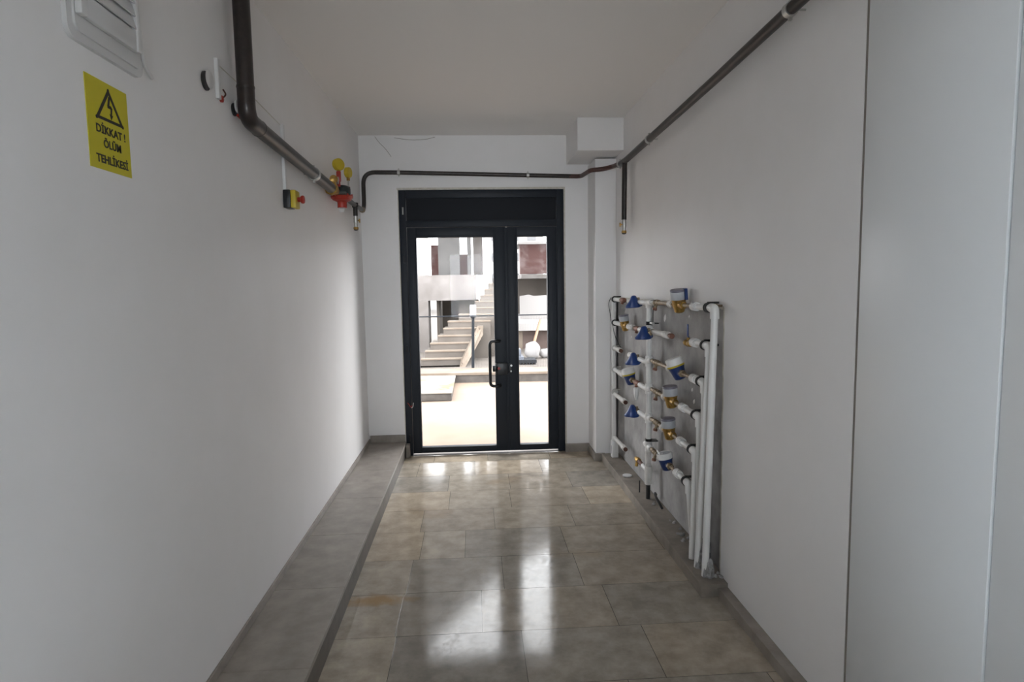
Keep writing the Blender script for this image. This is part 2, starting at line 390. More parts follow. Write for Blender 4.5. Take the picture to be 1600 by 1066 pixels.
b = BM(); bx(b, 1.127, XR, YR, 2.743, 0, .048, bev=.002); struct('baseboard_right', b, 'stone')

# ------------------------------------------------------------ entrance door
d = bpy.data.objects.new('door_1', None); COL.objects.link(d); d.location = (0.084, YB+.03, 0); d['kind'] = 'structure'
d['label'] = 'anthracite glazed double entrance door with a wide and a narrow leaf'
Y0, Y1 = YB+.012, YB+.075
b = BM()
bx(b, DX0+.002, DX0+.058, Y0, Y1, 0, DZ, bev=.003); bx(b, DX1-.062, DX1-.002, Y0, Y1, 0, DZ, bev=.003)
bx(b, DX0+.058, DX1-.062, Y0, Y1, 2.238, DZ, bev=.003); bx(b, DX0+.058, DX1-.062, Y0, Y1, 1.992, 2.048, bev=.003)
obj('door_frame', b, 'anthracite', d)
b = BM(); bx(b, -.562, .726, Y0+.02, Y0+.04, 2.048, 2.238); obj('transom_panel', b, 'anthracite_panel', d, smooth=False)
def leaf(x0, x1, g0, g1, label):
    b = BM(); z0, z1, gz0, gz1 = .020, 1.988, .072, 1.903
    bx(b, x0, g0, Y0-.004, Y1-.01, z0, z1, bev=.004); bx(b, g1, x1, Y0-.004, Y1-.01, z0, z1, bev=.004)
    bx(b, g0-.004, g1+.004, Y0-.004, Y1-.01, z0, gz0, bev=.004); bx(b, g0-.004, g1+.004, Y0-.004, Y1-.01, gz1, z1, bev=.004)
    # glazing beads
    for q in ((g0-.014, g0, gz0-.014, gz1+.014), (g1, g1+.014, gz0-.014, gz1+.014), (g0, g1, gz0-.014, gz0), (g0, g1, gz1, gz1+.014)):
        bx(b, q[0], q[1], Y0-.009, Y0, q[2], q[3], bev=.002)
    o = obj('door_leaf', b, 'anthracite', d, label=label)
    b = BM(); bx(b, g0-.003, g1+.003, Y0+.02, Y0+.026, gz0-.003, gz1+.003); obj('glass_pane', b, 'glass', o, smooth=False)
    return o
l1 = leaf(-.560, .284, -.482, .174, 'wide left door leaf with pull handle')
b = BM(); bx(b, .274, .300, Y0-.010, Y0-.003, .022, 1.985, bev=.002); obj('meeting_strip', b, 'anthracite', l1)
l2 = leaf(.292, .726, .384, .642, 'narrow right door leaf')
for z in (.16, 1.72, 2.13, .95):
    b = BM(); cyl(b, (-.588, Y0-.008, z-.03), (-.588, Y0-.008, z+.03), .007, 10); obj('hinge', b, 'steel' if z in (2.13,) else 'blackmetal', d)
b = BM(); tube(b, [(.215, Y0-.004, 1.005), (.215, Y0-.06, 1.005), (.128, Y0-.06, 1.005), (.128, Y0-.06, .612), (.215, Y0-.06, .612), (.215, Y0-.004, .612)], .013, 14, .035)
obj('pull_handle', b, 'blackmetal', l1)
b = BM(); bx(b, .150, .20, Y0-.045, Y0-.002, .735, .79, bev=.006); bx(b, .175, .283, Y0-.045, Y0-.003, .705, .81, bev=.005)
lk = obj('lock_case', b, 'black', l1)
b = BM(); cyl(b, (.205, Y0-.049, .765), (.205, Y0-.044, .765), .012, 16); obj('lock_button', b, 'red', lk, label='dim red round button')
b = BM(); bx(b, .293, .318, Y0-.025, Y0-.003, .72, .80, bev=.004); kp = obj('keeper_plate', b, 'black', l2)
b = BM(); cyl(b, (.315, Y0-.03, .785), (.315, Y0-.024, .785), .009, 12); cyl(b, (.312, Y0-.03, .735), (.312, Y0-.024, .735), .007, 12); obj('screw', b, 'steel', kp)
# thin round sticker ring on the narrow pane
b = BM(); ri, ro = .058, .074; A = []; 
for k in range(40):
    t = 2*PI*k/40; A.append([b.verts.new((.508+r*math.cos(t), y, .325+r*math.sin(t))) for r, y in ((ri, Y0+.017), (ro, Y0+.017), (ro, Y0+.0195), (ri, Y0+.0195))])
for k in range(40):
    P, Q = A[k], A[(k+1) % 40]
    for i in range(4): b.faces.new((P[i], P[(i+1)%4], Q[(i+1)%4], Q[i]))
obj('round_sticker', b, 'sticker', l2, label='pale ring-shaped sticker on the glass')
b = BM(); tube(b, [(-.60, Y0-.004, .475), (-.585, Y0-.012, .46), (-.575, Y0-.014, .44), (-.565, Y0-.012, .435), (-.56, Y0-.012, .455)], .003, 8, .01)
tag(obj('loose_wire', b, 'red'), 'short loose reddish wire hanging at left door jamb', 'wire')
b = BM(); tube(b, [(-.565, Y0-.012, .43), (-.552, Y0-.014, .44), (-.548, Y0-.012, .475)], .003, 8, .01)
tag(obj('loose_wire', b, 'whiteplastic'), 'short loose pale wire hanging at left door jamb', 'wire')

# ------------------------------------------------------------ left wall: vent, sign, trunking, boxes
t = thing('ventilation_grille', 'white louvred ventilation cover high on left wall above yellow sign', 'vent', (XL, 1.70, 2.26))
def rrect(y0, y1, z0, z1, r, x, n=6):
    out = []
    for cy, cz, a0 in ((y1-r, z1-r, 0), (y0+r, z1-r, PI/2), (y0+r, z0+r, PI), (y1-r, z0+r, 1.5*PI)):
        for k in range(n+1): a = a0 + PI/2*k/n; out.append((x, cy+r*math.cos(a), cz+r*math.sin(a)))
    return out
b = BM(); prism(b, rrect(1.555, 1.885, 2.094, 2.50, .03, XL), (.012, 0, 0)); prism(b, rrect(1.575, 1.865, 2.114, 2.48, .02, XL+.012), (.006, 0, 0)); obj('back_plate', b, 'offwhite', t)
b = BM(); x0, x1 = XL+.018, XL+.036
bx(b, x0, x1, 1.575, 1.600, 2.150, 2.47, bev=.004); bx(b, x0, x1, 1.822, 1.840, 2.150, 2.47, bev=.003)
bx(b, x0, x1-.004, 1.600, 1.822, 2.150, 2.205, bev=.003); bx(b, x0, x1, 1.600, 1.822, 2.452, 2.47, bev=.003); bx(b, x0, x0+.003, 1.600, 1.822, 2.205, 2.452)
obj('louvre_frame', b, 'offwhite', t)
for k in range(7):
    z = 2.222 + .034*k
    b = BM(); prism(b, [(x0+.004, 1.601, z+.016), (x1-.004, 1.601, z-.014), (x1-.001, 1.601, z-.013), (x0+.008, 1.601, z+.019)], (0, .220, 0)); obj('louvre_slat', b, 'offwhite', t, smooth=False)
b = BM(); tube(b, [(XL+.030, 1.845, 2.215), (XL+.022, 1.865, 2.165), (XL+.012, 1.89, 2.14), (XL+.008, 1.935, 2.125), (XL+.004, 1.95, 2.122)], .005, 8, .02)
tag(obj('cable_tail', b, 'whiteplastic'), 'short white cable end curling beside the ventilation cover', 'cable')

SY0, SY1, SZ0, SZ1 = 1.622, 1.806, 1.807, 2.033
t = thing('warning_sign', 'yellow high voltage warning sign with black triangle on left wall', 'sign', (XL, 1.714, 1.92))
b = BM(); bx(b, XL, XL+.002, SY0, SY1, SZ0, SZ1); obj('sign_plate', b, 'signyellow', t, smooth=False)
def flat(name, poly, m='signblack'):      # poly in (y, z), text reads along +y as seen from the room
    b = BM(); prism(b, [(XL+.002, y, z) for y, z in poly], (.0006, 0, 0)); return obj(name, b, m, t, smooth=False)
SX = XL+.002; cy = 1.716
tri_o = [(cy-.060, 1.934), (cy+.066, 1.934), (cy+.003, 2.020)]
b = BM()
def ring_poly(outer, inner):
    n = len(outer)
    for k in range(n):
        q = [outer[k], outer[(k+1)%n], inner[(k+1)%n], inner[k]]
        prism(b, [(SX, y, z) for y, z in q], (.0006, 0, 0))
c0 = (sum(p[0] for p in tri_o)/3, sum(p[1] for p in tri_o)/3)
tri_i = [(c0[0]+(p[0]-c0[0])*.73, c0[1]+(p[1]-c0[1])*.73) for p in tri_o]
ring_poly(tri_o, tri_i)
for p in tri_o:
    q = (c0[0]+(p[0]-c0[0])*.92, c0[1]+(p[1]-c0[1])*.92); cyl(b, (SX, q[0], q[1]), (SX+.0006, q[0], q[1]), .0048, 14)
obj('warning_triangle', b, 'signblack', t, smooth=False)
b = BM()
for poly in ([(cy+.002,2.000),(cy+.010,1.999),(cy+.003,1.975),(cy-.005,1.975)], [(cy-.005,1.978),(cy-.004,1.970),(cy+.016,1.970),(cy+.012,1.978)],
             [(cy+.010,1.975),(cy+.017,1.974),(cy+.013,1.955),(cy+.007,1.955)], [(cy+.003,1.957),(cy+.018,1.955),(cy+.009,1.942)]):
    prism(b, [(SX, y, z) for y, z in poly], (.0006, 0, 0))
obj('lightning_bolt', b, 'signblack', t, smooth=False)
def text(s, y, z, size, sx):
    c = bpy.data.curves.new('tmp', 'FONT'); c.body = s; c.size = size*1.06; c.align_x = 'CENTER'; c.align_y = 'CENTER'
    c.offset = size*.026; c.extrude = .0004; c.resolution_u = 3
    o = bpy.data.objects.new('tmp', c); COL.objects.link(o); bpy.context.view_layer.update()
    me = bpy.data.meshes.new_from_object(o.evaluated_get(bpy.context.evaluated_depsgraph_get()))
    bpy.data.objects.remove(o)
    m4 = Matrix(((0, 0, 1, SX+.0004), (1, 0, 0, y), (0, 1, 0, z), (0, 0, 0, 1))) @ Matrix.Diagonal((sx, 1, 1, 1))
    me.transform(m4 if True else m4)
    me.transform(Matrix.Translation(-Vector(t.location)))
    me.materials.clear(); me.materials.append(M['signblack'])
    o = bpy.data.objects.new('sign_lettering', me); COL.objects.link(o); o.parent = t
text('DİKKAT !', cy+.004, 1.908, .027, 1.08); text('ÖLÜM', cy+.006, 1.874, .027, 1.0); text('TEHLİKESİ', cy+.003, 1.833, .027, 1.04)

b = BM(); bx(b, XL, XL+.014, 2.425, 2.447, 2.202, 2.348, bev=.002)
tag(obj('cable_trunking', b, 'whiteplastic'), 'short white cable trunking strip beside black wall box', 'cable trunking')
b = BM(); bx(b, XL, XL+.014, 3.205, 3.235, 1.985, 2.305, bev=.002)
tag(obj('cable_trunking', b, 'whiteplastic'), 'white cable trunking strip running down to the emergency stop button', 'cable trunking')
b = BM(); tube(b, [(XL+.001, 2.45, 2.335), (XL+.0015, 2.8, 2.325), (XL+.001, 3.21, 2.300)], .002, 6)
tag(obj('surface_wire', b, 'plaster'), 'thin wire line along left wall between the two trunking strips', 'wire')

t = thing('wall_box', 'round black wall box half hidden by white cover, left of trunking strip', 'electrical box', (XL, 2.345, 2.24))
b = BM(); lathe(b, [(.028, 0), (.033, .001), (.033, .007), (.029, .009)], (XL, 2.335, 2.236), (1, 0, 0), 28); obj('box_rim', b, 'black', t)
b = BM(); lathe(b, [(.032, 0), (.034, .001), (.031, .003)], (XL+.009, 2.356, 2.248), (1, 0, 0), 28); obj('cover', b, 'offwhite', t)
t = thing('wall_box', 'small red wire box beside the short trunking strip', 'electrical box', (XL, 2.47, 2.225))
b = BM(); lathe(b, [(.012, 0), (.013, .008), (.010, .010)], (XL, 2.470, 2.212), (1, 0, 0), 16); obj('box_rim', b, 'red', t)
b = BM(); tube(b, [(XL+.004, 2.475, 2.215), (XL+.02, 2.478, 2.23), (XL+.008, 2.48, 2.25)], .003, 8, .01); obj('wire_end', b, 'rust', t)
t = thing('wall_box', 'small black and red wall box next to the thick vertical pipe', 'electrical box', (XL, 2.60, 2.21))
b = BM(); lathe(b, [(.022, 0), (.025, .001), (.025, .007), (.022, .009)], (XL, 2.595, 2.207), (1, 0, 0), 24); obj('box_rim', b, 'black', t)
b = BM(); lathe(b, [(.024, 0), (.025, .003), (.022, .006)], (XL+.009, 2.607, 2.222), (1, 0, 0), 24); obj('cover', b, 'offwhite', t)
b = BM(); tube(b, [(XL+.018, 2.59, 2.185), (XL+.022, 2.61, 2.178), (XL+.018, 2.63, 2.182)], .006, 8, .01); obj('wire_end', b, 'red', t)

t = thing('emergency_stop', 'yellow and black emergency stop box with red button on left wall', 'switch', (XL, 3.25, 1.94))
b = BM(); bx(b, XL, XL+.036, 3.195, 3.275, 1.895, 1.985, bev=.004); obj('back_box', b, 'black', t)
b = BM(); bx(b, XL+.036, XL+.062, 3.196, 3.274, 1.896, 1.984, bev=.005); obj('cover', b, 'yellow', t)
b = BM(); lathe(b, [(.012, 0), (.012, .014), (.019, .018), (.021, .026), (.018, .032), (.006, .034)], (XL+.062, 3.235, 1.94), (1, 0, 0), 24); obj('mushroom_button', b, 'red', t)

# ------------------------------------------------------------ gas pipes
GX = -.884
def pclamp(p, axis, r, parent, wall=None, w=.022, m='steel'):
    b = BM(); a, u, v = frame_of(axis); p = Vector(p)
    lathe(b, [(r, -w/2), (r+.004, -w/2), (r+.004, w/2), (r, w/2)], p, axis, 24)
    for s in (1, -1):
        q = p + Vector((0, 0, s*(r+.008))); bx(b, q.x-.005, q.x+.005, q.y-.006, q.y+.006, q.z-.007, q.z+.007)
    if wall is not None: cyl(b, p, wall, .004, 8)
    return obj('pipe_clamp', b, m, parent)
t = thing('thick_gas_pipe', 'thick dark brown gas pipe dropping from ceiling and turning along left wall', 'pipe', (GX, 2.60, 2.17))
b = BM(); tube(b, [(GX, 2.585, ZC-.002), (GX, 2.585, 2.31), (GX, 2.585, 2.285)], .0325, 28); obj('vertical_pipe', b, 'gasbrown', t)
b = BM(); pts = [(GX, 2.585, 2.285), (GX, 2.585, 2.170), (GX, 2.72, 2.163)]; tube(b, pts, .0335, 28, .11); obj('elbow', b, 'gasbrown', t)
b = BM(); tube(b, [(GX, 2.70, 2.1635), (GX, 4.02, 2.118)], .0325, 28); obj('horizontal_pipe', b, 'gasbrown', t)
pclamp((GX, 3.61, 2.132), (0, 1, -.034), .033, t, (XL, 3.61, 2.132), .03)
b = BM(); lathe(b, [(.034, -.006), (.0355, 0), (.034, .006)], (GX, 2.585, 2.29), (0,0,1), 24); obj('weld_seam', b, 'gasbrown', t)
b = BM(); lathe(b, [(.034, -.006), (.0355, 0), (.034, .006)], (GX, 2.715, 2.1635), (0,1,0), 24); obj('weld_seam', b, 'gasbrown', t)

t = thing('gas_regulator', 'red and dark green gas pressure regulator at end of the thick pipe', 'regulator', (-.872, 4.3, 2.1))
gx = -.868
b = BM(); lathe(b, [(.040, 0), (.044, .004), (.044, .030), (.036, .034), (.036, .060), (.030, .066), (.030, .12)], (GX, 4.02, 2.118), (0, 1, 0), 8); obj('union_nut', b, 'brass', t)
b = BM(); bx(b, gx-.045, gx+.045, 4.16, 4.36, 2.10, 2.118); lathe(b, [(.052, 0), (.058, .006), (.058, .045), (.048, .060), (.03, .066)], (gx, 4.27, 2.105), (0, 0, 1), 28); obj('valve_body', b, mat('dark_green_cast', (.02, .028, .026), .45), t)
b = BM(); lathe(b, [(.072, 0), (.074, -.006), (.070, -.012), (.060, -.030), (.034, -.040), (.031, -.046), (.031, -.080)], (gx, 4.27, 2.104), (0, 0, 1), 32)
for k in range(8):
    a = 2*PI*k/8; cyl(b, (gx+.066*math.cos(a), 4.27+.066*math.sin(a), 2.086), (gx+.066*math.cos(a), 4.27+.066*math.sin(a), 2.112), .006, 8)
obj('bonnet', b, 'redpaint', t)
b = BM(); lathe(b, [(.017, 0), (.020, -.003), (.020, -.022), (.016, -.026)], (gx, 4.25, 2.024), (.25, -.6, 1), 20); obj('adjusting_cap', b, 'whiteplastic', t)
b = BM(); tube(b, [(gx, 4.34, 2.118), (gx-.02, 4.42, 2.118)], .020, 16); lathe(b, [(.028, 0), (.028, .02)], (gx-.01, 4.37, 2.118), (0, 1, 0), 6); obj('outlet', b, 'oldbrass', t)
b = BM(); bx(b, gx-.012, gx+.018, 4.17, 4.185, 2.18, 2.25, bev=.006); tube(b, [(gx, 4.18, 2.15), (gx, 4.18, 2.19)], .012, 12); obj('lever', b, 'red', t)
b = BM(); lathe(b, [(.010, -.012), (.026, -.008), (.026, .008), (.010, .012)], (gx-.02, 4.13, 2.19), (.35, -1, 0), 18); obj('hand_wheel', b, 'brass', t)
def gauge(label, x, y, z, r, zb, yb, ax, tail):
    t = thing('pressure_gauge', label, 'gauge', (x, yb, zb))
    a = Vector(ax).normalized()
    b = BM(); lathe(b, [(r*.8, -.018), (r, -.013), (r, .012), (r*.93, .016), (r*.88, .014)], (x, y, z), a, 28); obj('case', b, 'yellow', t)
    b = BM(); lathe(b, [(r*.86, .0135), (r*.86, .0150)], (x, y, z), a, 24); obj('dial', b, 'yellow', t)
    b = BM(); tube(b, [(x, y, z-r+.004), (x, (y+yb)/2, z-r-.03), (x, yb, zb)], .006, 10, .02); obj('stem', b, 'steel', t)
    b = BM(); lathe(b, [(.013, 0), (.013, .022)], (x, y, z-r-.02), (0, 0, 1), 6); obj('nut', b, 'brass', t)
gauge('round yellow pressure gauge, nearer one above the red regulator', -.868, 4.20, 2.295, .040, 2.165, 4.16, (.75, -.66, .1), True)
t2y = 4.47
gauge('round yellow pressure gauge, farther one nearest the corner', -.858, 4.46, 2.290, .036, 2.14, 4.45, (.96, -.25, 0), False)
b = BM(); tube(b, [(-.862, 4.45, 2.125), (-.862, 4.45, 2.19)], .017, 14); bx(b, -.872, -.852, 4.445, 4.455, 2.17, 2.185)
tag(obj('pipe_socket', b, 'rust'), 'short rust-brown pipe socket under the farther yellow gauge', 'pipe fitting')

# thin gas pipe: from the regulator, up at the corner, over the door, round the column, along the right wall
G2 = 1.12
t = thing('thin_gas_pipe', 'long dark brown gas pipe running over the door and along right wall', 'pipe', (0, 5.30, 2.43))
b = BM(); tube(b, [(-.885, 4.42, 2.118), (-.895, 4.87, 2.118), (-.90, 5.31, 2.125), (-.90, 5.315, 2.443), (-.60, 5.315, 2.440), (.84, 5.315, 2.402)], .0175, 16, .10); obj('rear_pipe', b, 'gasbrown', t)
b = BM(); tube(b, [(.83, 5.315, 2.402), (.93, 5.315, 2.400), (.955, 5.0, 2.395), (1.05, 4.985, 2.40), (1.12, 4.93, 2.41), (G2, 4.70, 2.388)], .0175, 16, .07); obj('offset_bend', b, mat('red_brown_primer', (.075, .033, .026), .45), t)
b = BM(); tube(b, [(G2, 4.74, 2.386), (G2, 4.5, 2.378), (G2, 2.9, 2.412), (G2, .35, 2.49), (G2, -.1, 2.50)], .0215, 18); obj('side_pipe', b, 'gasbrown', t)
b = BM(); tube(b, [(G2, 4.55, 2.375), (G2-.004, 4.55, 1.955)], .0185, 16); obj('drop_pipe', b, 'gasbrown', t, label='vertical drop towards the meters')
pclamp((-.605, 5.315, 2.440), (1, 0, 0), .0175, t, (-.605, YB, 2.440))
pclamp((.478, 5.315, 2.412), (1, 0, 0), .0175, t, (.478, YB, 2.412))
pclamp((G2, 4.69, 2.384), (0, 1, 0), .0205, t, (XR, 4.69, 2.384), .03)
pclamp((G2, 3.92, 2.391), (0, 1, 0), .0215, t, (XR, 3.92, 2.391), .026)
pclamp((G2, 2.18, 2.434), (0, 1, 0), .0215, t, (XR, 2.18, 2.434), .026)
def gas_valve(label, x, y, z, L):
    t = thing('gas_outlet_valve', label, 'valve', (x, y, z))
    b = BM(); lathe(b, [(.015, 0), (.015, -.012), (.0175, -.014), (.0175, -.05), (.014, -.054), (.014, -L+.018)], (x, y, z), (0, 0, 1), 16); obj('valve_body', b, 'steel', t)
    b = BM(); lathe(b, [(.018, -L+.02), (.019, -L+.012), (.019, -L+.002)], (x, y, z), (0, 0, 1), 8); obj('union_nut', b, 'brass', t)
    b = BM(); lathe(b, [(.016, -L+.003), (.015, -L-.004), (.006, -L-.007)], (x, y, z), (0, 0, 1), 14); obj('end_plug', b, 'black', t)
    s = -1 if x > 0 else 1
    b = BM(); cyl(b, (x, y, z-.035), (x+s*.03, y-.004, z-.035), .006, 10); bx(b, x+s*.03-.004, x+s*.03+.004, y-.012, y+.008, z-.052, z-.022, bev=.002); obj('lever', b, 'brass', t)
b = BM(); tube(b, [(-.893, 4.87, 2.13), (-.893, 4.87, 2.035)], .0175, 16); lathe(b, [(.024, 0), (.024, .035)], (-.893, 4.87, 2.100), (0, 0, 1), 16); obj('drop_socket', b, 'gasbrown', t)
b = BM(); lathe(b, [(.024, -.02), (.026, 0), (.024, .02)], (-.899, 5.20, 2.122), (0, 1, 0), 8); obj('union_nut', b, 'oldbrass', t)
gas_valve('brass gas outlet valve hanging in the far left corner', -.893, 4.87, 2.036, .105)
gas_valve('brass gas outlet valve on right wall drop pipe above water meters', G2-.004, 4.55, 1.956, .10)

# ------------------------------------------------------------ water pipes and meters on the right wall
S = .987; PX = 1.125
def Y(y): return y*S
def Z(z): return 1.5-(1.5-z)*S
r = .0165
rows = [1.368, 1.180, .990, .803, .606, .405]           # right-hand rows
lrows = [1.357, 1.168, .966, .787, .590]
ZB = .062
# central riser
t = thing('water_riser', 'white central riser pipe feeding all the meter rows', 'pipe', (PX, Y(3.97), ZB))
b = BM(); cyl(b, (PX, Y(3.965), Z(.44)), (PX, Y(3.965), Z(1.36)), .0175, 20); obj('riser_pipe', b, 'pvc', t)
b = BM(); cyl(b, (PX, Y(3.972), Z(.145)), (PX, Y(3.972), Z(.455)), .0185, 20); cyl(b, (PX, Y(3.972), Z(.145)), (PX, Y(3.972), Z(.27)), .023, 20, .003); obj('bottom_socket', b, 'pvcdirty', t)
b = BM(); cyl(b, (PX, Y(3.972), ZB+.0), (PX, Y(3.972), Z(.15)), .014, 16); obj('riser_stub', b, 'rubber', t, label='dark lower end of the riser')
for i, (z, zl) in enumerate(zip(rows, lrows + [.41])):
    zc = Z((z+zl)/2) if i else Z(1.362)
    b = BM(); cyl(b, (PX, Y(3.965), zc-.034), (PX, Y(3.965), zc+(.034 if i else .018)), .0235, 20, .002)
    tube(b, [(PX, Y(4.03), Z(zl)), (PX, Y(3.90), Z(z))], .021, 16); obj('tee', b, 'pvc' if i else 'pvcdirty', t)
for z in (Z(1.228), Z(.447)):
    b = BM(); lathe(b, [(.0185, -.012), (.022, -.012), (.022, .012), (.0185, .012)], (PX, Y(3.965), z), (0, 0, 1), 20)
    bx(b, PX-.006, PX+.055, Y(3.965)-.028, Y(3.965)+.028, z-.003, z+.003); cyl(b, (PX, Y(3.965)-.03, z), (PX, Y(3.965)+.03, z), .004, 8); obj('pipe_bracket', b, 'blackmetal', t)

def nut(b, y, z, rr=.02, L=.018, x=PX): lathe(b, [(rr*.9, -L/2), (rr, -L/2+.002), (rr, L/2-.002), (rr*.9, L/2)], (x, y, z), (0, 1, 0), 6)
def meter(label, y, z, kind, rad, tilt):
    """up axis tilted towards the room by `tilt`, pipe axis along y"""
    t = thing('water_meter', label, 'water meter', (PX, y, z), 'water meters on the right wall')
    up = Vector((-math.sin(tilt[0]), math.sin(tilt[1]), math.cos(tilt[0]))).normalized(); o = Vector((PX, y, z))
    bm_ = 'brass' if kind in ('box', 'grey', 'small') else 'navy'
    b = BM(); lathe(b, [(rad*.45, -.044), (rad*.66, -.038), (rad*.78, -.015), (rad*.86, .010), (rad*.95, .026), (rad*.95, .033)], o, up, 24)
    lathe(b, [(.015, -.075), (.018, -.06), (.020, -.03), (.024, 0), (.020, .03), (.018, .06), (.015, .075)], o, (0, 1, 0), 16)
    obj('meter_body', b, bm_, t)
    for s in (-1, 1):
        b = BM(); nut(b, y+s*.068, z, .0215, .02); obj('union_nut', b, 'oldbrass' if bm_ == 'navy' else 'brass', t)
    if kind == 'dome':
        b = BM(); lathe(b, [(rad*1.02, .031), (rad*1.04, .034), (rad*1.04, .039), (rad, .041)], o, up, 32); obj('seal_ring', b, 'yellow', t)
        b = BM(); lathe(b, [(rad, .040), (rad*.99, .074), (rad*.95, .079), (rad*.85, .081), (rad*.3, .082)], o, up, 32); obj('meter_cap', b, 'pvc', t)
    elif kind == 'open':
        b = BM(); lathe(b, [(rad*1.0, .030), (rad*1.03, .036), (rad*1.03, .058), (rad*.98, .064), (rad*.86, .064), (rad*.84, .058)], o, up, 32); obj('meter_cap', b, 'pvc', t)
        b = BM(); lathe(b, [(rad*.80, .058), (rad*.80, .061)], o, up, 28); lathe(b, [(rad*.15, .061), (rad*.15, .066)], o, up, 12); obj('dial', b, 'greycap', t)
        a, u, v = frame_of(up)
        b = BM(); prism(b, [o+up*.062-u*rad*.9+v*rad*.2, o+up*.075-u*rad*.2+v*rad*.95, o+up*.082-u*rad*.1+v*rad*.9, o+up*.070-u*rad*.8+v*rad*.15], tuple(up*.004)); obj('flip_lid', b, 'pvc', t)
    else:
        h = .082 if kind != 'small' else .075
        b = BM(); lathe(b, [(rad, .030), (rad*1.03, .036), (rad*1.03, h-.012), (rad*1.0, h-.008)], o, up, 32); obj('meter_cap', b, 'greycap', t)
        b = BM(); lathe(b, [(rad*1.0, h-.009), (rad*1.06, h-.006), (rad*1.06, h), (rad*1.0, h+.004), (rad*.3, h+.005)], o, up, 32); obj('meter_lid', b, 'greylid', t)
        if kind == 'box':
            a, u, v = frame_of(up); ay = Vector((0, -1, 0))
            side = (up.cross(Vector((1, 0, 0)))).normalized()
            if side.y > 0: side = -side
            q = o + side*(rad*1.06)
            w_ = side.cross(up).normalized()
            b = BM(); prism(b, [q+up*.028-w_*rad*.95, q+up*.028-w_*rad*.55, q+up*(h+.008)-w_*rad*.55, q+up*(h+.008)-w_*rad*.95], tuple(side*-.03)); obj('side_strip', b, 'navy', t, label='dark blue strip on the side of the cap')
    return t
def stop_valve(label, y, z, lever, x=PX, body='oldbrass', cap=None):
    """small inline valve; lever: 'down' knob, 'blue' radial star handle, 'stick' upright blue lever"""
    t = thing('stop_valve', label, 'valve', (x, y, z), 'stop valves on the water rows')
    b = BM(); lathe(b, [(.014, -.036), (.017, -.034), (.017, -.016), (.0145, -.012), (.019, 0), (.0145, .012), (.017, .016), (.017, .034), (.014, .036)], (x, y, z), (0, 1, 0), 12)
    if lever == 'knob': cyl(b, (x-.002, y, z), (x-.012, y, z-.036), .010, 12)
    else: cyl(b, (x, y, z), (x, y, z+.03), .009, 12)
    obj('valve_body', b, body, t)
    if lever == 'knob':
        b = BM(); lathe(b, [(.011, 0), (.014, .004), (.014, .014), (.010, .017)], (x-.011, y, z-.032), (-.3, 0, -1), 14); obj('drain_knob', b, 'copper', t)
    if lever == 'blue':
        wob = lambda th, tt: 1 + .22*math.cos(3*th + .6)*max(0, min(1, (.05-tt)/.06))
        b = BM(); lathe(b, [(.046, -.034), (.052, -.031), (.053, -.020), (.042, -.006), (.032, .010), (.023, .028), (.018, .040), (.012, .046), (.004, .048)], (x-.028, y, z-.004), (-.12, 0, 1), 36, wob); obj('tap_handle', b, 'blue', t)
        b = BM(); cyl(b, (x, y, z), (x-.02, y, z), .012, 12); obj('tap_stem', b, 'oldbrass', t)
    if lever == 'stick':
        b = BM(); bx(b, x-.004, x+.004, y+.004, y+.016, z+.032, z+.100, bev=.003); bx(b, x-.004, x+.004, y-.008, y+.016, z+.028, z+.036, bev=.002); obj('lever', b, 'navy', t)
    return t
def sleeve(b, y, z, L=.07, x=PX, rr=.0235): lathe(b, [(rr*.82, -L/2), (rr*.96, -L/2+.001), (rr, -L/2+.003), (rr, 0), (rr*.9, .0005), (rr*.9, .0035), (rr, .004), (rr, L/2-.014), (rr*.84, L/2-.0135), (rr*.84, L/2)], (x, y, z), (0, -1, 0), 20)
def clamp(y, z, parent):
    b = BM()
    for o_ in (-.008, .008): lathe(b, [(r+.002, -.004), (r+.008, -.004), (r+.008, .004), (r+.002, .004)], (PX, y+o_, z), (0, 1, 0), 24)
    bx(b, PX-.006, PX+.05, y-.005, y+.005, z+r+.002, z+r+.012); cyl(b, (PX, y, z), (XR+.017, y, z), .006, 8)
    obj('pipe_clamp', b, 'rubber', parent)

rowname = ['top', 'second', 'third', 'fourth', 'fifth', 'lowest']
